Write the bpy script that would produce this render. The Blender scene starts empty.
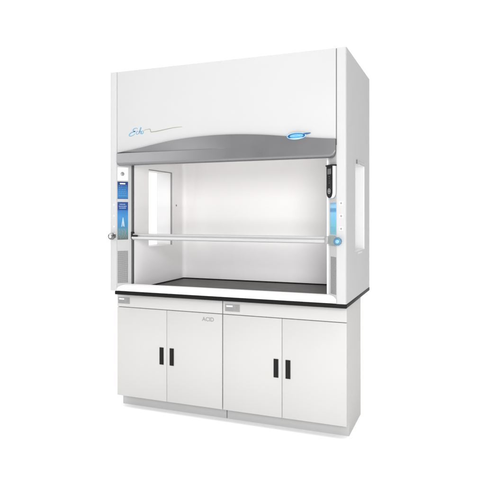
import bpy, bmesh, math, random
from mathutils import Vector, Matrix
random.seed(4)
sc = bpy.context.scene
COL = sc.collection

# ------------------------------------------------------------------ materials
def new_mat(name):
    m = bpy.data.materials.new(name); m.use_nodes = True
    nt = m.node_tree
    return m, nt, nt.nodes['Principled BSDF']

def paint(name, col, rough=0.38, metallic=0.0, var=0.02, bump=0.05, scale=350.0, spec=0.5, coat=0.0):
    """powder coat / satin paint: faint tone and gloss variation, orange-peel bump"""
    m, nt, b = new_mat(name)
    tc = nt.nodes.new('ShaderNodeTexCoord')
    n1 = nt.nodes.new('ShaderNodeTexNoise'); n1.inputs['Scale'].default_value = 2.3; n1.inputs['Detail'].default_value = 5
    nt.links.new(tc.outputs['Object'], n1.inputs['Vector'])
    mr = nt.nodes.new('ShaderNodeMapRange')
    mr.inputs['To Min'].default_value = 1 - var; mr.inputs['To Max'].default_value = 1 + var
    nt.links.new(n1.outputs['Fac'], mr.inputs['Value'])
    vm = nt.nodes.new('ShaderNodeVectorMath'); vm.operation = 'SCALE'
    vm.inputs[0].default_value = col
    nt.links.new(mr.outputs['Result'], vm.inputs['Scale'])
    nt.links.new(vm.outputs['Vector'], b.inputs['Base Color'])
    n2 = nt.nodes.new('ShaderNodeTexNoise'); n2.inputs['Scale'].default_value = 7; n2.inputs['Detail'].default_value = 6
    nt.links.new(tc.outputs['Object'], n2.inputs['Vector'])
    r2 = nt.nodes.new('ShaderNodeMapRange')
    r2.inputs['To Min'].default_value = rough - 0.06; r2.inputs['To Max'].default_value = rough + 0.06
    nt.links.new(n2.outputs['Fac'], r2.inputs['Value']); nt.links.new(r2.outputs['Result'], b.inputs['Roughness'])
    if bump:
        n3 = nt.nodes.new('ShaderNodeTexNoise'); n3.inputs['Scale'].default_value = scale; n3.inputs['Detail'].default_value = 2
        nt.links.new(tc.outputs['Object'], n3.inputs['Vector'])
        bp = nt.nodes.new('ShaderNodeBump'); bp.inputs['Strength'].default_value = bump; bp.inputs['Distance'].default_value = 0.001
        nt.links.new(n3.outputs['Fac'], bp.inputs['Height']); nt.links.new(bp.outputs['Normal'], b.inputs['Normal'])
    b.inputs['Metallic'].default_value = metallic
    b.inputs['Specular IOR Level'].default_value = spec
    b.inputs['Coat Weight'].default_value = coat
    return m

def glass_mat(name, tint=(0.985, 0.982, 0.982), refl=1.0):
    m = bpy.data.materials.new(name); m.use_nodes = True
    nt = m.node_tree; nt.nodes.clear()
    out = nt.nodes.new('ShaderNodeOutputMaterial')
    tr = nt.nodes.new('ShaderNodeBsdfTransparent'); tr.inputs['Color'].default_value = (*tint, 1)
    gl = nt.nodes.new('ShaderNodeBsdfGlossy'); gl.inputs['Roughness'].default_value = 0.02
    fr = nt.nodes.new('ShaderNodeFresnel')
    ge = nt.nodes.new('ShaderNodeNewGeometry'); io = nt.nodes.new('ShaderNodeMapRange')   # same reflectance from both sides of the sheet
    io.inputs['To Min'].default_value = 1.3; io.inputs['To Max'].default_value = 1/1.3
    nt.links.new(ge.outputs['Backfacing'], io.inputs['Value']); nt.links.new(io.outputs['Result'], fr.inputs['IOR'])
    mu = nt.nodes.new('ShaderNodeMath'); mu.operation = 'MULTIPLY'; mu.inputs[1].default_value = refl
    mx = nt.nodes.new('ShaderNodeMixShader')
    nt.links.new(fr.outputs[0], mu.inputs[0]); nt.links.new(mu.outputs[0], mx.inputs['Fac'])
    nt.links.new(tr.outputs[0], mx.inputs[1]); nt.links.new(gl.outputs[0], mx.inputs[2])
    nt.links.new(mx.outputs[0], out.inputs['Surface'])
    return m

def print_mat(name, z0, z1, stops, rough=0.3):
    """printed vinyl sticker: ink blend along object z from z0 (bottom) to z1 (top), with a little ink noise"""
    m, nt, b = new_mat(name)
    tc = nt.nodes.new('ShaderNodeTexCoord'); sp = nt.nodes.new('ShaderNodeSeparateXYZ')
    nt.links.new(tc.outputs['Object'], sp.inputs[0])
    nz = nt.nodes.new('ShaderNodeTexNoise'); nz.inputs['Scale'].default_value = 45; nz.inputs['Detail'].default_value = 4
    nt.links.new(tc.outputs['Object'], nz.inputs['Vector'])
    ad = nt.nodes.new('ShaderNodeMath'); ad.operation = 'MULTIPLY_ADD'
    ad.inputs[1].default_value = 0.006; nt.links.new(nz.outputs['Fac'], ad.inputs[0]); nt.links.new(sp.outputs['Z'], ad.inputs[2])
    mr = nt.nodes.new('ShaderNodeMapRange'); mr.inputs['From Min'].default_value = z0 + .003; mr.inputs['From Max'].default_value = z1 + .003
    nt.links.new(ad.outputs[0], mr.inputs['Value'])
    cr = nt.nodes.new('ShaderNodeValToRGB')
    el = cr.color_ramp.elements
    while len(el) < len(stops): el.new(0.5)
    for e, (p, c) in zip(el, stops): e.position = p; e.color = (*c, 1)
    nt.links.new(mr.outputs['Result'], cr.inputs['Fac']); nt.links.new(cr.outputs['Color'], b.inputs['Base Color'])
    b.inputs['Roughness'].default_value = rough
    return m

WHITE  = paint('white powder coat', (0.43, 0.43, 0.43), 0.50, var=0.01, bump=0.02, spec=0.3)
CABW   = paint('warm white cabinet enamel', (0.47, 0.464, 0.455), 0.50, var=0.015, bump=0.03, spec=0.3)
KICK   = paint('grey white plinth enamel', (0.41, 0.41, 0.41), 0.45)
LINER  = paint('white fibreglass liner', (0.83, 0.818, 0.817), 0.55, bump=0.08)
JAMB   = paint('white window lining', (0.70, 0.70, 0.70), 0.45, bump=0)
SILL   = paint('white airfoil enamel', (0.72, 0.72, 0.72), 0.3)
GREY   = paint('silver grey satin visor', (0.18, 0.18, 0.187), 0.30, metallic=0.5, bump=0)
SEAM   = paint('dark seam and gap shade', (0.14, 0.14, 0.145), 0.7)  # dark tone standing for shade in panel seams and door gaps
BLACKR = paint('black epoxy resin', (0.006, 0.006, 0.006), 0.5, bump=0.12, var=0.2, spec=0.12)
WORK   = paint('dark grey epoxy work surface', (0.043, 0.037, 0.035), 0.45, bump=0.15, var=0.15)
BLACKP = paint('black moulded plastic', (0.008, 0.008, 0.008), 0.55, spec=0.25)
BLACKG = paint('glossy black face', (0.006, 0.006, 0.006), 0.25, bump=0, spec=0.12)
SCREEN = paint('dark display', (0.10, 0.105, 0.11), 0.15, bump=0)
ALU    = paint('brushed aluminium', (0.46, 0.46, 0.465), 0.42, metallic=0.3, bump=0.02)
STEEL  = paint('dark chrome', (0.20, 0.21, 0.20), 0.18, metallic=0.9, bump=0)
CHROME = paint('bright chrome', (0.80, 0.80, 0.80), 0.15, metallic=0.9, bump=0)
BLUEP  = paint('blue plastic', (0.05, 0.17, 0.28), 0.25, bump=0)
PALEB  = paint('pale blue plastic', (0.19, 0.38, 0.50), 0.25, bump=0)
DARKT  = paint('shaded track slot', (0.07, 0.07, 0.07), 0.6)  # dark tone standing for shade inside the left track slot
BACKG  = paint('cavity shade behind perforations', (0.05, 0.05, 0.05), 0.8)  # dark tone standing for the shaded cavity behind the grille
PLATE  = paint('grey data plate', (0.27, 0.27, 0.27), 0.35, metallic=0.2, bump=0)
PLATEL = paint('data plate print', (0.22, 0.22, 0.22), 0.5, bump=0)
INKG   = paint('grey ink', (0.24, 0.24, 0.24), 0.5, bump=0)
INKLG  = paint('light grey ink', (0.55, 0.55, 0.54), 0.5, bump=0)
INKW   = paint('white ink', (0.82, 0.84, 0.88), 0.4, bump=0)
INKB   = paint('sky blue ink', (0.075, 0.25, 0.40), 0.4, bump=0)
INKO   = paint('olive grey ink', (0.20, 0.185, 0.13), 0.4, bump=0)
INKR   = paint('pink ink', (0.72, 0.50, 0.55), 0.4, bump=0)
INKGR  = paint('grey green ink', (0.50, 0.57, 0.52), 0.4, bump=0)
INKN   = paint('navy ink', (0.02, 0.06, 0.20), 0.35, bump=0)
BADGED = paint('badge deep blue', (0.015, 0.09, 0.24), 0.25, bump=0)
BADGEL = paint('badge light blue', (0.075, 0.29, 0.57), 0.25, bump=0)
BADGEP = paint('badge pale rim', (0.36, 0.53, 0.67), 0.25, bump=0)
GLASS  = glass_mat('clear safety glass', refl=0.25)
CLAMPG = glass_mat('clear green clamp', (0.90, 0.93, 0.92), 0.8)

# ------------------------------------------------------------------ mesh helpers
def link(name, bm, mat, parent=None, smooth=None):
    me = bpy.data.meshes.new(name)
    bmesh.ops.recalc_face_normals(bm, faces=bm.faces)
    bm.to_mesh(me); bm.free()
    me.materials.append(mat)
    if smooth is not None:
        for p in me.polygons: p.use_smooth = True
        try: me.set_sharp_from_angle(angle=math.radians(smooth))
        except Exception: pass
    o = bpy.data.objects.new(name, me); COL.objects.link(o)
    if parent: o.parent = parent
    return o

def add_box(bm, a, b, r=0.0, seg=2):
    x0, y0, z0 = a; x1, y1, z1 = b
    t = bmesh.new()
    bmesh.ops.create_cube(t, size=1)
    bmesh.ops.scale(t, vec=(abs(x1-x0), abs(y1-y0), abs(z1-z0)), verts=t.verts)
    bmesh.ops.translate(t, vec=((x0+x1)/2, (y0+y1)/2, (z0+z1)/2), verts=t.verts)
    if r: bmesh.ops.bevel(t, geom=t.edges[:], offset=r, segments=seg, affect='EDGES', profile=0.5)
    merge(bm, t)

def merge(bm, t, M=None):
    vm = {}
    for v in t.verts: vm[v] = bm.verts.new(M @ v.co if M else v.co)
    for f in t.faces:
        try: bm.faces.new([vm[v] for v in f.verts])
        except ValueError: pass
    t.free()

def box(name, a, b, mat, parent=None, r=0.0, seg=2):
    bm = bmesh.new(); add_box(bm, a, b, r, seg)
    return link(name, bm, mat, parent, 35 if r else None)

def add_prism(bm, pts, d, M=None, r=0.0, seg=2):
    """closed outline pts (u,v) in the local XZ plane, extruded from y=0 to y=d"""
    t = bmesh.new()
    f0 = [t.verts.new((u, 0, v)) for u, v in pts]
    f1 = [t.verts.new((u, d, v)) for u, v in pts]
    n = len(pts)
    t.faces.new(f0); t.faces.new(f1[::-1])
    for i in range(n): t.faces.new([f0[i], f1[i], f1[(i+1) % n], f0[(i+1) % n]])
    if r:
        e = [x for x in t.edges if (x.verts[0] in f0 and x.verts[1] in f0)]
        bmesh.ops.bevel(t, geom=e, offset=r, segments=seg, affect='EDGES', profile=0.5)
    merge(bm, t, M)

def add_lathe(bm, prof, axis_M, n=28):
    """prof: (radius, height) pairs around local Z"""
    t = bmesh.new(); rings = []
    for r, h in prof:
        if r < 1e-6: rings.append([t.verts.new((0, 0, h))])
        else: rings.append([t.verts.new((r*math.cos(2*math.pi*k/n), r*math.sin(2*math.pi*k/n), h)) for k in range(n)])
    for A, B in zip(rings, rings[1:]):
        for k in range(n):
            k2 = (k+1) % n
            if len(A) == 1: t.faces.new([A[0], B[k], B[k2]])
            elif len(B) == 1: t.faces.new([A[k], A[k2], B[0]])
            else: t.faces.new([A[k], A[k2], B[k2], B[k]])
    merge(bm, t, axis_M)

def catmull(pts, k=10):
    out = []
    P = [pts[0]] + list(pts) + [pts[-1]]
    for i in range(1, len(P)-2):
        p0, p1, p2, p3 = [Vector(p) for p in P[i-1:i+3]]
        for j in range(k):
            t = j/k
            out.append(0.5*((2*p1)+(-p0+p2)*t+(2*p0-5*p1+4*p2-p3)*t*t+(-p0+3*p1-3*p2+p3)*t**3))
    out.append(Vector(pts[-1])); return out

def add_stroke(bm, pts, w0, w1, y, th=0.0008, k=8):
    """an inked stroke through (x,z) points, swelling from w0 to w1 and back, lying on plane y"""
    c = catmull([(a, b) for a, b in pts], k); n = len(c)
    L = []; R = []
    for i, p in enumerate(c):
        d = (c[min(i+1, n-1)] - c[max(i-1, 0)])
        if d.length < 1e-9: d = Vector((1, 0))
        d.normalize(); nn = Vector((-d.y, d.x))
        w = (w0 + (w1-w0)*math.sin(math.pi*i/(n-1)))/2
        L.append(p+nn*w); R.append(p-nn*w)
    vL = [bm.verts.new((p.x, y-th, p.y)) for p in L]; vR = [bm.verts.new((p.x, y-th, p.y)) for p in R]
    bL = [bm.verts.new((p.x, y, p.y)) for p in L]; bR = [bm.verts.new((p.x, y, p.y)) for p in R]
    for i in range(n-1):
        bm.faces.new([vL[i], vL[i+1], vR[i+1], vR[i]])
        bm.faces.new([bL[i], bL[i+1], vL[i+1], vL[i]])
        bm.faces.new([vR[i], vR[i+1], bR[i+1], bR[i]])

def text(name, body, size, mat, parent, M, shear=0.0, align='CENTER', ex=0.0004, sx=1.0, bold=0.0):
    cu = bpy.data.curves.new(name, 'FONT'); cu.body = body; cu.size = size; cu.shear = shear
    cu.align_x = align; cu.align_y = 'CENTER'; cu.extrude = ex; cu.offset = bold; cu.resolution_u = 4
    tmp = bpy.data.objects.new(name, cu); COL.objects.link(tmp)
    dg = bpy.context.evaluated_depsgraph_get()
    me = bpy.data.meshes.new_from_object(tmp.evaluated_get(dg))
    bpy.data.objects.remove(tmp)
    me.materials.clear(); me.materials.append(mat)
    me.transform(M @ Matrix.Diagonal((sx, 1, 1, 1)))
    o = bpy.data.objects.new(name, me); COL.objects.link(o); o.parent = parent
    return o

def thing(name, label, cat, loc=(0, 0, 0), group=None):
    o = bpy.data.objects.new(name, None); COL.objects.link(o); o.location = loc
    o.empty_display_size = 0.1
    o['label'] = label; o['category'] = cat
    if group: o['group'] = group
    return o

FRONT = Matrix.Rotation(math.radians(90), 4, 'X')      # text upright, facing -y

# ------------------------------------------------------------------ dimensions (metres)
W = 0.915            # half width of the hood
D = 0.952            # depth
ZB, ZT = 0.922, 2.604
LX = 0.765           # inner liner half width
LB = 0.925           # inner back
BX0, BX1, BY = 0.850, 0.785, 0.080      # angled post face: (BX0,0) -> (BX1,BY)
BL = math.hypot(BX0-BX1, BY)

# ------------------------------------------------------------------ floor
bm = bmesh.new()
s = 60
bm.faces.new([bm.verts.new(v) for v in ((-s, -s, 0), (s, -s, 0), (s, s, 0), (-s, s, 0))])
FLOOR = paint('seamless white studio floor', (0.93, 0.93, 0.93), 0.75, var=0.005, bump=0, spec=0.1)
fl = link('floor', bm, FLOOR); fl['kind'] = 'structure'

# ------------------------------------------------------------------ base cabinets
def pull_handle(parent, x, z0=0.369, z1=0.499, w=0.035):
    """black recessed finger pull: raised bezel, dark pocket and grip lip"""
    bm = bmesh.new()
    yf = 0.0
    for a, b in (((x-w/2, yf-.004, z0), (x-w/2+.006, yf+.010, z1)), ((x+w/2-.006, yf-.004, z0), (x+w/2, yf+.010, z1)),
                 ((x-w/2+.006, yf-.0038, z0), (x+w/2-.006, yf+.010, z0+.006)), ((x-w/2+.006, yf-.0038, z1-.006), (x+w/2-.006, yf+.010, z1))):
        add_box(bm, a, b, .0012, 1)
    add_box(bm, (x-w/2+.004, yf-.0012, z0+.004), (x+w/2-.004, yf+.004, z1-.004))
    add_box(bm, (x-.0035, yf-.0055, z0+.005), (x+.0035, yf+.002, z1-.005), .001, 1)
    return link('handle', bm, BLACKP, parent, 35)

def data_plate(parent, x0, x1, z0, z1):
    p = box('data_plate', (x0, -.0016, z0), (x1, .001, z1), PLATE, parent, .0006, 1)
    w, h = x1-x0, z1-z0
    bm = bmesh.new(); add_box(bm, (x0+.1*w, -.0026, z0+.64*h), (x0+.52*w, -.001, z0+.82*h)); link('printed_band', bm, INKW, p)
    bm = bmesh.new()
    for i, (a, b, z) in enumerate(((.06, .60, .42), (.06, .66, .27), (.06, .58, .12), (.70, .95, .80), (.72, .95, .60), (.72, .95, .42), (.70, .95, .24))):
        # broken rules of fine print
        xx = a
        while xx < b-.02:
            l = random.uniform(.03, .10)
            add_box(bm, (x0+xx*w, -.0024, z0+z*h), (x0+min(b, xx+l)*w, -.001, z0+(z+.075)*h)); xx += l+.022
    link('fine_print', bm, PLATEL, p)
    return p

def base_cabinet(label, x0, x1, gap, plate):
    """local frame: y=0 is the front plane of the doors"""
    t = thing('base_cabinet', label, 'cabinet', (0, 0.0825, 0), 'base cabinets under the worktop')
    zt, zd, zr = 0.8935, 0.0925, 0.785
    dep = 0.54
    bm = bmesh.new()
    th = .018
    e = .0015
    # side panels run to the floor with a toe notch
    notch = [(.021, zd), (.0862, zd), (.0862, 0.0), (dep, 0.0), (dep, zt), (.021, zt)]
    RZ = Matrix.Rotation(math.radians(90), 4, 'Z')
    for xs in (x0+e, x1-e-th):
        M = Matrix.Translation((xs+th, 0, 0)) @ RZ
        add_prism(bm, notch, th, M)
    add_box(bm, (x0+e+th, .0225, zd+.001), (x1-e-th, dep-.002, zd+.018))
    add_box(bm, (x0+e+th, dep-.02, zd+.02), (x1-e-th, dep-.003, zt-.002))
    add_box(bm, (x0+e+th, .0225, zt-.02), (x1-e-th, dep-.022, zt-.001))
    link('carcass', bm, CABW, t)
    bm = bmesh.new(); add_box(bm, (x0+e+th, .024, zd+.02), (x1-e-th, .03, zr+.01)); link('gap_shade_panel', bm, SEAM, t)  # dark sheet behind the doors, painted as the shade in their gaps
    box('top_rail', (x0+e, 0.0005, zr+.0025), (x1-e, .0205, zt-.0005), CABW, t, .0022)
    box('toe_kick', (x0+e, .082, 0.0), (x1-e, .086, zd-.0006), KICK, t)
    for a, b, hx in ((x0+e, gap-.0013, gap-.0435), (gap+.0013, x1-e, gap+.0435)):
        d = box('door', (a, 0, zd-.001), (b, .0205, zr-.0015), CABW, t, .0025)
        pull_handle(d, hx)
        t_door = d
    data_plate(t, *plate)
    return t, t_door
cabL, doorA = base_cabinet('left white two-door base cabinet marked ACID on its right door', -.9065, -.0035, -.463, (-.896, -.790, .812, .862))
cabR, doorB = base_cabinet('right white two-door base cabinet with plain unmarked doors', .000, .903, .450, (.018, .133, .808, .861))
text('lettering', 'ACID', .041, INKG, doorA, Matrix.Translation((-.1175, -.0006, .738)) @ FRONT, sx=0.98, ex=.0005, bold=.0007)

# ------------------------------------------------------------------ worktop
bm = bmesh.new()
add_box(bm, (-.874, .002, .893), (.917, D+.004, .9215), .006, 3)
wt = link('worktop', bm, BLACKR, None, 35)
wt['label'] = 'thin black epoxy worktop slab between the hood and the base cabinets'; wt['category'] = 'worktop'

# ------------------------------------------------------------------ fume hood
H = thing('fume_hood', 'tall white laboratory fume hood with grey arched visor standing on the black worktop', 'fume hood', (0, 0, 0))

# window opening limits
WY0, WY1, WZ0, WZ1 = .322, .712, 1.243, 1.878
def framed_plate(bm, x0, x1, y0, y1, z0, z1):
    """plate between x0 and x1 with the window opening cut through"""
    ys = (y0, WY0, WY1, y1); zs = (z0, WZ0, WZ1, z1)
    V = {}
    for s, x in enumerate((x0, x1)):
        for i in range(4):
            for j in range(4): V[s, i, j] = bm.verts.new((x, ys[i], zs[j]))
    for s in (0, 1):
        for i in range(3):
            for j in range(3):
                if (i, j) != (1, 1): bm.faces.new([V[s, i, j], V[s, i+1, j], V[s, i+1, j+1], V[s, i, j+1]])
    def rim(seq):
        for (a, b), (c, d) in zip(seq, seq[1:]+seq[:1]):
            bm.faces.new([V[0, a, b], V[0, c, d], V[1, c, d], V[1, a, b]])
    rim([(0, 0), (1, 0), (2, 0), (3, 0), (3, 1), (3, 2), (3, 3), (2, 3), (1, 3), (0, 3), (0, 2), (0, 1)])
    rim([(1, 1), (2, 1), (2, 2), (1, 2)])

RPOST = .013
for sgn in (-1, 1):
    bm = bmesh.new(); a, b = sorted((sgn*W, sgn*(W-.012)))
    framed_plate(bm, a, b, RPOST+.004, D, ZB, ZT)
    sp_ = link('side_panel', bm, WHITE, H)
    # window: jamb lining, rubber bead and pane, seen from inside and outside
    a, b = sorted((sgn*(W-.0125), sgn*(LX+.0085)))
    bm = bmesh.new(); f = .012
    add_box(bm, (a, WY0-f, WZ0-f), (b, WY1+f, WZ0+.001)); add_box(bm, (a, WY0-f, WZ1-.001), (b, WY1+f, WZ1+f))
    add_box(bm, (a, WY0-f, WZ0+.001), (b, WY0+.001, WZ1-.001)); add_box(bm, (a, WY1-.001, WZ0+.001), (b, WY1+f, WZ1-.001))
    a, b = sorted((sgn*(W-.0125), sgn*(W-.0004)))
    add_box(bm, (a, WY0+.0002, WZ0+.0002), (b, WY1-.0002, WZ0+.001)); add_box(bm, (a, WY0+.0002, WZ1-.001), (b, WY1-.0002, WZ1-.0002))
    add_box(bm, (a, WY0+.0002, WZ0+.001), (b, WY0+.001, WZ1-.001)); add_box(bm, (a, WY1-.001, WZ0+.001), (b, WY1-.0002, WZ1-.001))
    wn = link('window', bm, JAMB, sp_)
    bm = bmesh.new(); a, b = sorted((sgn*(LX-.0025), sgn*(LX+.012)))
    add_box(bm, (a, WY1-.006, WZ0), (b, WY1-.0012, WZ1-.0015)); add_box(bm, (a, WY0+.002, WZ1-.007), (b, WY1-.0062, WZ1-.0015))
    link('window_bead', bm, INKG, wn)
    px = sgn*(W-.006)
    bm = bmesh.new(); add_box(bm, (px-.0025, WY0+.0012, WZ0+.0012), (px+.0025, WY1-.0012, WZ1-.0012)); link('pane', bm, GLASS, wn)
    # outer corner post, rounded on its outside edge
    bm = bmesh.new()
    n = 10; pts = [(BX0+.003, 0.0)]
    for k in range(n+1):
        t = math.pi/2*k/n
        pts.append((W-RPOST+RPOST*math.sin(t), RPOST-RPOST*math.cos(t)))
    pts += [(W-.004, RPOST+.004), (BX0+.003, RPOST+.004)]
    pts = [(sgn*x, y) for x, y in pts]
    # prism along z: map local (u, depth, v) -> (x=u, y=v, z=depth)
    M = Matrix(((1, 0, 0, 0), (0, 0, 1, 0), (0, 1, 0, ZB), (0, 0, 0, 1)))
    add_prism(bm, pts, ZT-ZB, M)
    link('corner_post', bm, WHITE, H, 30)
    # small hook latch on the outside above the window
    if sgn > 0:
        bm = bmesh.new()
        add_box(bm, (W, .362, 1.870), (W+.008, .42, 1.900), .002); add_box(bm, (W+.001, .42, 1.879), (W+.006, .70, 1.895), .001)
        link('latch', bm, STEEL, sp_)
        bm = bmesh.new()
        add_box(bm, (W, .43, 1.222), (W+.002, .60, 1.236), .0006, 1)
        link('window_clip', bm, INKLG, sp_)

box('roof', (-W+.012, .036, ZT-.014), (W-.012, D-.013, ZT-.002), WHITE, H)
box('back_panel', (-W+.012, D-.012, ZB), (W-.012, D, ZT-.001), WHITE, H)

# big front panel with strips in its side gaps painted as shade, darker on the right
fp = box('front_panel', (-BX0+.0035, 0.0005, 1.955), (BX0-.0035, .016, ZT-.0005), WHITE, H, .002)
for sgn in (-1, 1):
    box('seam_shade', tuple((min(sgn*(BX0-.003), sgn*(BX0+.0025)), .006, 1.93)), (max(sgn*(BX0-.003), sgn*(BX0+.0025)), .014, ZT-.002), SEAM if sgn > 0 else INKLG, fp)

# angled inner face of each post, local s along the bevel, n outward
def bevel_M(sgn):
    d = Vector((-sgn*(BX0-BX1), BY, 0)).normalized()        # away from the outer edge, into the hood
    z = Vector((0, 0, 1))
    nn = Vector((-sgn*BY, -(BX0-BX1), 0)).normalized()      # outward (towards the room)
    return Matrix(((d.x, nn.x, 0, sgn*BX0), (d.y, nn.y, 0, 0), (0, 0, 1, 0), (0, 0, 0, 1)))
def bev_box(bm, M, s0, s1, z0, z1, n0, n1, r=0.0):
    t = bmesh.new(); add_box(t, (s0, n0, z0), (s1, n1, z1), r, 2); merge(bm, t, M)
def bev(name, M, s0, s1, z0, z1, n0, n1, mat, parent, r=0.0):
    bm = bmesh.new(); bev_box(bm, M, s0, s1, z0, z1, n0, n1, r)
    return link(name, bm, mat, parent, 35 if r else None)

def perforated(bm, M, s0, s1, z0, z1, n, pitch=.0048, hole=.0020):
    ns = max(1, round((s1-s0)/pitch)); nz = max(1, round((z1-z0)/pitch))
    ps, pz = (s1-s0)/ns, (z1-z0)/nz
    G = [[bm.verts.new(M @ Vector((s0+i*ps, n, z0+j*pz))) for j in range(nz+1)] for i in range(ns+1)]
    for i in range(ns):
        for j in range(nz):
            cs, cz = s0+(i+.5)*ps, z0+(j+.5)*pz
            h = [bm.verts.new(M @ Vector((cs+hole*math.cos(math.pi/8+k*math.pi/4), n, cz+hole*math.sin(math.pi/8+k*math.pi/4)))) for k in range(8)]
            c = [G[i+1][j+1], G[i][j+1], G[i][j], G[i+1][j]]
            for q in range(4):
                a, b = h[2*q], h[(2*q+1) % 8]
                bm.faces.new([c[q], b, a]) if False else bm.faces.new([a, c[q], b])
                nb = h[(2*q+2) % 8]
                bm.faces.new([b, c[q], c[(q+1) % 4], nb])

fascia = {}
for sgn in (-1, 1):
    M = bevel_M(sgn)
    # the post face, with an opening for the perforated inlet
    bm = bmesh.new()
    g0, g1, gz0, gz1 = .004, .0875, .980, 1.228
    top = 1.965
    for a in ((0.0, BL, gz1, top), (0.0, g0, gz0, gz1), (g1, BL, gz0, gz1), (0.0, BL, ZB, gz0)):
        bev_box(bm, M, a[0], a[1], a[2], a[3], -.004, 0.0)
    fa = link('post_fascia', bm, WHITE, H); fascia[sgn] = (fa, M)
    bm = bmesh.new(); perforated(bm, M, g0, g1, gz0, gz1, -.0006)
    gr = link('air_grille', bm, WHITE, fa)
    bev('cavity_shade', M, g0+.0002, g1-.0002, gz0, gz1, -.012, -.006, BACKG, gr)  # dark sheet painted as the shade of the cavity behind the holes
    # return from the bevel back to the liner and sash track, painted shaded left and lit right
    a, b = sorted((sgn*BX1, sgn*(BX1-.008)))
    box('post_return', (a, BY+.001, ZB), (b, .088, 1.95), WHITE, H)
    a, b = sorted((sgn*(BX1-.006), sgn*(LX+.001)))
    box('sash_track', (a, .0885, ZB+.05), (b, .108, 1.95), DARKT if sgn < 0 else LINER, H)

# stickers on the left post
fa, M = fascia[-1]
bev('blank_plate', M, .003, .0865, 1.772, 1.872, -.001, .0012, SILL, fa)
bm = bmesh.new(); T = M @ Matrix.Translation((.041, 0, 1.821)) @ Matrix.Rotation(math.radians(-90), 4, 'X')
add_lathe(bm, [(.015, .0012), (.015, .004), (.012, .006), (.005, .0065), (0, .0065)], T, 24); link('push_button', bm, PLATE, fa, 40)
st1 = print_mat('blue instruction sticker', 1.629, 1.762, [(0, (0.015, 0.074, 0.223)), (.12, (0.035, 0.167, 0.384)), (.45, (0.025, 0.136, 0.341)), (.75, (0.015, 0.062, 0.211)), (1, (0.010, 0.031, 0.124))])
s1 = bev('instruction_sticker', M, .003, .0865, 1.629, 1.762, -.001, .0008, st1, fa)
bev('printed_title', M, .022, .064, 1.742, 1.751, .0, .0014, INKW, s1)
bm = bmesh.new()
for z in (1.728, 1.714, 1.700, 1.686, 1.672, 1.655):
    x = .012
    while x < .072:
        l = random.uniform(.006, .016); bev_box(bm, M, x, min(x+l, .078), z, z+.0035, 0, .0012); x += l+.004
link('fine_print', bm, BADGEL, s1)
st2 = print_mat('blue to teal sash sticker', 1.315, 1.605, [(0, (0.050, 0.074, 0.074)), (.10, (0.079, 0.149, 0.155)), (.22, (0.060, 0.186, 0.236)), (.38, (0.035, 0.186, 0.360)), (.60, (0.040, 0.205, 0.446)), (.76, (0.025, 0.149, 0.384)), (.80, (0.010, 0.050, 0.223)), (1, (0.015, 0.056, 0.198))])
s2 = bev('sash_sticker', M, .003, .0865, 1.315, 1.605, -.001, .0008, st2, fa)
bm = bmesh.new()
for z, a, b in ((1.585, .020, .066), (1.570, .014, .074), (1.556, .018, .070)):
    x = a
    while x < b:
        l = random.uniform(.006, .014); bev_box(bm, M, x, min(x+l, b), z, z+.0045, 0, .0012); x += l+.003
link('printed_title', bm, BADGEP, s2)
bm = bmesh.new()
add_prism(bm, [(.033, 1.415), (.044, 1.485), (.049, 1.485), (.059, 1.415), (.053, 1.415), (.046, 1.466), (.039, 1.415)], .0012, M); link('printed_arrow', bm, BADGEP, s2)
bm = bmesh.new(); add_prism(bm, [(.045, 1.418), (.0455, 1.455), (.048, 1.455), (.049, 1.418)], .0016, M); link('printed_needle', bm, INKR, s2)
bm = bmesh.new()
for k in range(9):
    z = 1.322+k*.009; a = .008+.004*random.random(); b = .080-.006*random.random(); x = a
    while x < b:
        l = random.uniform(.004, .02); bev_box(bm, M, x, min(x+l, b), z, z+.003, 0, .0012); x += l+.006
link('fine_print', bm, INKG, s2)

# sticker on the right post
fa, M = fascia[1]
st3 = print_mat('pale blue sash sticker', 1.374, 1.586, [(0, (0.202, 0.396, 0.418)), (.12, (0.127, 0.374, 0.461)), (.5, (0.127, 0.418, 0.605)), (.68, (0.173, 0.461, 0.662)), (.74, (0.058, 0.230, 0.461)), (.82, (0.069, 0.259, 0.490)), (.86, (0.230, 0.490, 0.662)), (.93, (0.207, 0.446, 0.634)), (1, (0.115, 0.302, 0.504))])
s3 = bev('sash_sticker', M, .004, .091, 1.374, 1.586, -.001, .0008, st3, fa)
bm = bmesh.new()
for k in range(5):
    z = 1.382+k*.010; x = .012
    while x < .082:
        l = random.uniform(.008, .02); bev_box(bm, M, x, min(x+l, .084), z, z+.003, 0, .0012); x += l+.006
link('fine_print', bm, INKB, s3)

# airflow monitor on the right post
w, t_, zb, zt = .085, .031, 1.617, 1.834
def pill(s0, s1, z0, z1, n=18):
    r = (s1-s0)/2; c = (s0+s1)/2
    p = [(s1, z1), (s0, z1)]
    for k in range(n+1):
        a = math.pi+math.pi*k/n
        p.append((c+r*math.cos(a), z0+r+r*math.sin(a)))
    return p
bm = bmesh.new(); add_prism(bm, pill(.001, w, zb, zt), t_-.004, M); mon = link('airflow_monitor', bm, SILL, fa, 40)
MF = M @ Matrix.Translation((0, t_-.004, 0))
bm = bmesh.new(); add_prism(bm, pill(.0015, w-.0005, zb+.0005, zt-.0005), .004, MF); link('face_plate', bm, BLACKG, mon, 40)
bm = bmesh.new(); add_prism(bm, pill(-.0022, w+.0022, zb-.0022, zt), .006, M); link('rear_bezel', bm, PLATE, mon, 40)
bm = bmesh.new(); t = bmesh.new(); add_box(t, (-.004, -.001, zt-.006), (w+.004, t_+.006, zt+.004), .002); merge(bm, t, M); link('top_cap', bm, BLACKP, mon, 35)
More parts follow.
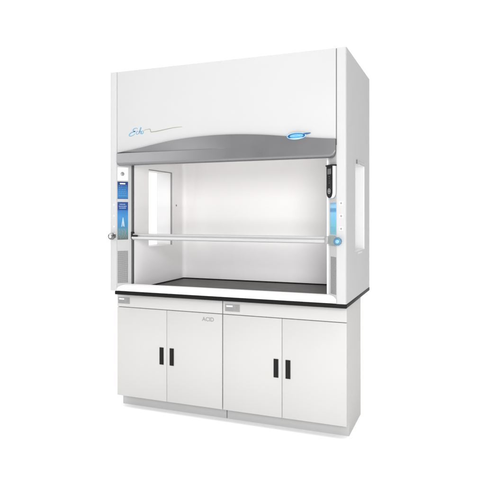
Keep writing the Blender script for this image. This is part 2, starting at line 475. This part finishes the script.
bm = bmesh.new(); t = bmesh.new(); add_box(t, (.016, t_-.002, 1.775), (w-.016, t_+.0008, 1.812), .0005, 1); merge(bm, t, M); link('display', bm, SCREEN, mon)
bm = bmesh.new()
for k in range(4):
    bev_box(bm, M, .037, .048, 1.715+k*.014, 1.719+k*.014, t_-.001, t_+.0008)
link('indicator_marks', bm, SCREEN, mon)
bm = bmesh.new(); T = M @ Matrix.Translation((w/2, 0, zb+.046)) @ Matrix.Rotation(math.radians(-90), 4, 'X')
add_lathe(bm, [(.0185, t_-.001), (.0185, t_+.0025), (.0125, t_+.0025), (.0125, t_-.001)], T, 30); link('button_ring', bm, PLATE, mon, 40)
bm = bmesh.new(); add_lathe(bm, [(.007, t_), (.007, t_+.002), (.003, t_+.003), (0, t_+.003)], T, 20); link('button', bm, PLATE, mon, 40)

# service knobs and icons on the outer posts
def knob(x, z, mat, cap):
    bm = bmesh.new(); T = Matrix.Translation((x, 0, z)) @ Matrix.Rotation(math.radians(90), 4, 'X')
    add_lathe(bm, [(.012, -.004), (.012, .018), (.024, .020), (.027, .026), (.027, .044), (.023, .050), (.012, .052), (0, .052)], T, 10)
    k = link('service_knob', bm, mat, H, 25)
    bm = bmesh.new(); add_lathe(bm, [(.012, .051), (.012, .0545), (.008, .056), (0, .056)], T, 20); link('index_disc', bm, cap, k, 40)
    bm = bmesh.new(); add_lathe(bm, [(.020, -.001), (.020, .003), (.014, .0045), (.012, .0045)], T, 24); link('collar', bm, CHROME, k, 40)
knob(-.876, 1.342, STEEL, CHROME)
knob(.866, 1.334, BLUEP, PALEB)
for x, cols in ((.881, (INKLG, INKG, INKLG)), (-.878, (INKGR, INKR, INKLG))):
    for z, m in zip((1.583, 1.499, 1.416), cols):
        h = .013 if x > 0 else .006
        p = box('service_icon', (x-h, -.0006, z-h), (x+h, .001, z+h), m if x < 0 else INKLG, H)
        if x > 0: box('printed_symbol', (x-.006, -.0012, z-.007), (x+.006, 0, z+.006), PLATE, p)

# grey visor: arch on top, grooved, rolled lower lip
ARCH = [(-.852, 1.980), (-.78, 1.990), (-.68, 2.004), (-.56, 2.024), (-.39, 2.050), (-.22, 2.066), (-.02, 2.0735), (.17, 2.070), (.35, 2.057), (.53, 2.037), (.69, 2.020), (.852, 2.006)]
def arch(x):
    for (a, za), (b, zb) in zip(ARCH, ARCH[1:]):
        if x <= b: break
    i = ARCH.index((a, za)); z_1 = ARCH[max(i-1, 0)][1]; z2 = ARCH[min(i+2, len(ARCH)-1)][1]
    t = (x-a)/(b-a); m0 = (zb-z_1)/2; m1 = (z2-za)/2
    return (2*t**3-3*t**2+1)*za+(t**3-2*t**2+t)*m0+(-2*t**3+3*t**2)*zb+(t**3-t**2)*m1
XE = .8465
N = 120
bm = bmesh.new(); rows = []
ZL = 1.978            # groove line
RB = .045
for i in range(N+1):
    u = i/N
    x = -XE + 2*XE*(0.5-0.5*math.cos(math.pi*u)*1.0)
    za = arch(x)
    e = XE-abs(x); lift = 0.0
    RB = .042 if x > 0 else .014
    if e < RB: lift = RB-math.sqrt(max(0, RB*RB-(RB-e)**2))
    zb_ = 1.882+lift
    hh = max(za-ZL, .0008)
    fade = min(1, max(0, (.15-x)/.6)); fade = fade*fade*(3-2*fade)      # groove shaped to die out rightwards, standing in for light fading its line
    g = .010*fade
    prof = [(.004, za+.0005), (-.0125, za), (-.0140, za-.0012 if hh > .003 else za-.0003)]
    for k in range(1, 5): prof.append((-.0140+g*k/4, za-.0012-(hh-.0025)*k/4 if hh > .003 else za-.0003-.0001*k))
    prof += [(-.0140+g*1.1, ZL-.0006), (-.0140, ZL-.0022), (-.0140, ZL-.006)]
    lipz = [ZL-.045]; lipy = [-.0140]
    for k in range(9):
        q = math.pi/2*k/8; lipz.append(zb_+.022*(1-math.sin(q))); lipy.append(-.0140+.030*(1-math.cos(q)))
    for yy, zz in zip(lipy, lipz): prof.append((yy, min(zz, ZL-.007)))
    prof += [(.060, zb_+.004+lift*.3), (.075, zb_+.012), (.075, 1.99)]
    rows.append([bm.verts.new((x, y, z)) for y, z in prof])
for A, B in zip(rows, rows[1:]):
    for k in range(len(A)-1): bm.faces.new([A[k], B[k], B[k+1], A[k+1]])
    bm.faces.new([A[-1], B[-1], B[0], A[0]])
bm.faces.new(rows[0]); bm.faces.new(rows[-1][::-1])
visor = link('visor', bm, GREY, H)

# oval badge with tail
def ellipse(cx, cz, rx, rz, n=40, rot=0.0):
    return [(cx+rx*math.cos(2*math.pi*k/n)*math.cos(rot)-rz*math.sin(2*math.pi*k/n)*math.sin(rot),
             cz+rx*math.cos(2*math.pi*k/n)*math.sin(rot)+rz*math.sin(2*math.pi*k/n)*math.cos(rot)) for k in range(n)]
bc, bz = .582, 2.036
def disc(name, rx, rz, y, mat, parent, dx=0, dz=0, rot=.03):
    bm = bmesh.new(); add_prism(bm, ellipse(bc+dx, bz+dz, rx, rz, rot=rot), .003, Matrix.Translation((0, y, 0)), .0008, 1)
    return link(name, bm, mat, parent, 40)
badge = disc('oval_badge', .066, .0235, -.0185, BADGEP, visor)
disc('badge_rim', .062, .0195, -.0192, BADGED, badge)
disc('badge_field', .047, .0140, -.0198, BADGEL, badge, .002, .0008)
text('lettering', 'LABCONCO', .0140, BADGEP, badge, Matrix.Translation((bc+.002, -.0200, bz+.001)) @ FRONT @ Matrix.Rotation(.03, 4, 'Z'), shear=.2, sx=1.12, ex=.0004)
bm = bmesh.new()
add_stroke(bm, [(bc+.044, bz+.011), (bc+.064, bz+.0125), (bc+.082, bz+.0135), (bc+.100, bz+.016)], .003, .009, -.0165, .003)
link('badge_tail', bm, BADGED, badge)
bm = bmesh.new(); add_stroke(bm, [(bc-.044, bz-.013), (bc-.018, bz-.017), (bc+.018, bz-.016), (bc+.046, bz-.009)], .0015, .005, -.0188, .0016)
link('badge_swoosh', bm, BADGEP, badge)

# script lettering with its trailing wave
bm = bmesh.new(); yp = 0.0005
sx, sz = -.7445, 2.104
def S(pts, a=.0022, b=.0055): add_stroke(bm, [(sx+p*.001, sz+q*.001) for p, q in pts], a, b, yp)
S([(78, 52), (66, 58), (48, 55), (38, 46), (42, 37), (56, 34), (44, 32), (22, 26), (6, 14), (4, 4), (16, 0), (36, 5), (54, 16)], .003, .0075)       # E
S([(86, 30), (80, 35), (71, 32), (66, 22), (68, 13), (76, 11), (86, 18)])                                        # c
S([(84, 16), (96, 34), (108, 56), (104, 60), (98, 44), (90, 12)]); S([(92, 20), (99, 31), (106, 33), (107, 26), (104, 14), (110, 14)])   # h
S([(124, 34), (115, 33), (110, 22), (114, 13), (122, 15), (128, 25), (126, 34), (124, 34)])                       # o
link('script_lettering', bm, INKB, fp)
bm = bmesh.new()
add_stroke(bm, [(-.614, 2.140), (-.600, 2.145), (-.580, 2.148), (-.562, 2.149), (-.556, 2.144), (-.554, 2.133), (-.549, 2.126), (-.535, 2.127), (-.510, 2.128), (-.47, 2.133), (-.43, 2.1385), (-.38, 2.1455), (-.34, 2.149), (-.305, 2.150), (-.288, 2.1495)], .0016, .0052, yp)
link('wave_flourish', bm, INKO, fp)

# liner: inner box behind the opening
bm = bmesh.new()
ZC = 2.22
for sgn in (-1, 1):
    a, b = sorted((sgn*LX, sgn*(LX+.008)))
    framed_plate(bm, a, b, .109, LB+.008, ZB, ZC)
add_box(bm, (-LX, LB, ZB), (LX, LB+.008, ZC))
add_box(bm, (-LX-.008, .109, ZC), (LX+.008, LB+.008, ZC+.008))
add_box(bm, (-LX, .112, 1.905), (LX, .120, ZC))
liner = link('liner', bm, LINER, H)
# rounded corner coves and a baffle seam
for sgn in (-1, 1):
    bm = bmesh.new()
    pts = [(sgn*(LX-.0005), LB-.030)] + [(sgn*(LX-.0005-.03*(1-math.sin(math.pi/2*k/6))), LB-.0005-.03*(1-math.cos(math.pi/2*(1-k/6)))) if False else
           (sgn*(LX-.030+.030*math.cos(math.pi/2*k/6)), LB-.030+.030*math.sin(math.pi/2*k/6)) for k in range(7)] + [(sgn*(LX-.0005), LB-.0005)]
    add_prism(bm, pts, ZC-.93, Matrix(((1, 0, 0, 0), (0, 0, 1, 0), (0, 1, 0, .929), (0, 0, 0, 1))))
    link('corner_cove', bm, LINER, liner, 30)
bm = bmesh.new(); T = Matrix.Translation((-LX, .792, 1.589)) @ Matrix.Rotation(math.radians(90), 4, 'Y')
add_lathe(bm, [(.009, -.001), (.009, .002), (.006, .004), (0, .004)], T, 16); link('access_plug', bm, STEEL, liner, 40)

# dark dished work surface
bm = bmesh.new()
add_box(bm, (-LX+.001, .09, ZB+.0005), (LX-.001, LB-.001, ZB+.003))
ws = link('work_surface', bm, WORK, H)
bm = bmesh.new()
for a, b in (((-LX+.001, .11, ZB+.003), (-LX+.016, LB-.017, ZB+.011)), ((LX-.016, .11, ZB+.003), (LX-.001, LB-.017, ZB+.011)), ((-LX+.001, LB-.016, ZB+.003), (LX-.001, LB-.001, ZB+.011))):
    add_box(bm, a, b, .003)
link('raised_rim', bm, BLACKR, ws, 35)

# airfoil sill, ends trimmed along the angled post faces
prof = [(.001, .9235), (-.004, .927), (-.0055, .934), (-.003, .942), (.004, .950), (.016, .9585), (.034, .9655), (.056, .9700), (.080, .9710), (.098, .9680), (.110, .9600), (.1085, .9535), (.085, .9560), (.03, .948), (.012, .932), (.012, .9235)]
bm = bmesh.new(); ends = []
for sgn in (-1, 1):
    row = []
    for y, z in prof:
        yy = min(max(y, 0), BY); x = BX0-(BX0-BX1)*yy/BY-.0005
        if y > BY: x = min(x, LX-.001) if y > .088 else x
        row.append(bm.verts.new((sgn*x, y, z)))
    ends.append(row)
n = len(prof)
for k in range(n): bm.faces.new([ends[0][k], ends[1][k], ends[1][(k+1) % n], ends[0][(k+1) % n]])
bm.faces.new(ends[0]); bm.faces.new(ends[1][::-1])
link('airfoil_sill', bm, SILL, H, 50)

# sash: glass above an extruded rail with end blocks
sash = bpy.data.objects.new('sash', None); COL.objects.link(sash); sash.parent = H
bm = bmesh.new(); add_box(bm, (-LX-.004, .0945, 1.335), (LX+.004, .0995, 1.99)); link('glass_pane', bm, GLASS, sash)
rp = [(.100, 1.312), (.100, 1.360), (.088, 1.360), (.080, 1.3575), (.078, 1.354), (.080, 1.350), (.088, 1.348), (.088, 1.3425), (.079, 1.340), (.074, 1.335), (.073, 1.327), (.076, 1.320), (.086, 1.318), (.086, 1.315), (.080, 1.312)]
bm = bmesh.new()
A = [bm.verts.new((-LX-.003, y, z)) for y, z in rp]; B = [bm.verts.new((LX+.003, y, z)) for y, z in rp]
for k in range(len(rp)): bm.faces.new([A[k], B[k], B[(k+1) % len(rp)], A[(k+1) % len(rp)]])
bm.faces.new(A); bm.faces.new(B[::-1])
rail = link('sash_rail', bm, ALU, sash, 30)
bm = bmesh.new(); add_box(bm, (-LX-.012, .076, 1.318), (-LX+.006, .104, 1.374), .003); add_box(bm, (-LX+.006, .071, 1.338), (-LX+.05, .079, 1.349), .002); link('end_block', bm, BLACKP, rail, 35)
bm = bmesh.new(); add_box(bm, (LX-.012, .068, 1.309), (LX+.012, .104, 1.362), .003); link('end_block', bm, PLATE, rail, 35)
# clear corner clamp on the right post beside the knob
fa, M = fascia[1]
bev('corner_clamp', M, .004, .098, 1.300, 1.369, .001, .010, CLAMPG, fa, .003)

# ------------------------------------------------------------------ camera
cam = bpy.data.cameras.new('camera'); co = bpy.data.objects.new('camera', cam); COL.objects.link(co)
F, CY, TH = 558.4, 214.28, 0.3777
cam.sensor_width = 36; cam.lens = 36*F/485
cam.shift_y = -(242.5-CY)/485
cam.clip_end = 500
co.location = (1.6284, -3.6336, 1.5103)
co.rotation_euler = (math.radians(90), 0, TH)
sc.camera = co

# ------------------------------------------------------------------ studio light
WX, WF, WT = .70, .95, .85
wd = bpy.data.worlds.new('World'); sc.world = wd; wd.use_nodes = True
nt = wd.node_tree; bg = nt.nodes['Background']
bg.inputs['Color'].default_value = (1, 1, 1, 1)
tc = nt.nodes.new('ShaderNodeTexCoord'); sp = nt.nodes.new('ShaderNodeSeparateXYZ'); nt.links.new(tc.outputs['Generated'], sp.inputs[0])
def mrange(sock, a, b, lo, hi):
    m = nt.nodes.new('ShaderNodeMapRange'); m.interpolation_type = 'SMOOTHSTEP'
    for n_, v in zip(('From Min', 'From Max', 'To Min', 'To Max'), (a, b, lo, hi)): m.inputs[n_].default_value = v
    nt.links.new(sock, m.inputs['Value']); return m.outputs['Result']
kx = mrange(sp.outputs['X'], .12, .7, 0, WX)         # world dimmed rightwards, added to shade the right side
ky = mrange(sp.outputs['Y'], .1, -.6, 0, WF)         # and behind the photographer
kz = mrange(sp.outputs['Z'], .40, .80, 0, WT)        # added overhead glow to keep the floor white
a1 = nt.nodes.new('ShaderNodeMath'); a1.operation = 'ADD'; nt.links.new(kx, a1.inputs[0]); nt.links.new(ky, a1.inputs[1])
s1_ = nt.nodes.new('ShaderNodeMath'); s1_.operation = 'SUBTRACT'; s1_.inputs[0].default_value = 1.12; nt.links.new(a1.outputs[0], s1_.inputs[1])
mx_ = nt.nodes.new('ShaderNodeMath'); mx_.operation = 'MAXIMUM'; mx_.inputs[1].default_value = .15; nt.links.new(s1_.outputs[0], mx_.inputs[0])
ad_ = nt.nodes.new('ShaderNodeMath'); ad_.operation = 'ADD'; nt.links.new(mx_.outputs[0], ad_.inputs[0]); nt.links.new(kz, ad_.inputs[1])
mx_ = ad_
nt.links.new(mx_.outputs[0], bg.inputs['Strength'])

def area(name, loc, target, sx, sy, power):
    l = bpy.data.lights.new(name, 'AREA'); l.shape = 'RECTANGLE'; l.size = sx; l.size_y = sy; l.energy = power
    o = bpy.data.objects.new(name, l); COL.objects.link(o); o.location = loc
    o.rotation_euler = (Vector(target)-Vector(loc)).to_track_quat('-Z', 'Y').to_euler()
    return o
area('softbox', (-2.8, -2.9, 2.6), (-.6, 0, 1.6), 2.0, 2.0, 42)
area('front_softbox', (1.3, -6.2, 2.8), (-.1, 0, 1.45), 2.4, 1.8, 60)
area('interior_fill', (2.7, -4.7, 2.5), (-.3, .9, 1.05), 1.6, 1.2, 135)  # added unseen fill aimed at the hood's inner walls
area('low_fill', (2.3, -4.9, .95), (-.3, .9, 1.0), 1.6, .7, 72)  # added low fill that brightens the lower hood interior
area('floor_fill', (.1, -1.0, 6.0), (.1, -1.0, 0), 3.2, 1.4, 85)  # added unseen light that whitens the floor in front of the plinth

sc.view_settings.view_transform = 'Standard'; sc.view_settings.look = 'None'
sc.view_settings.exposure = 0; sc.view_settings.gamma = 1
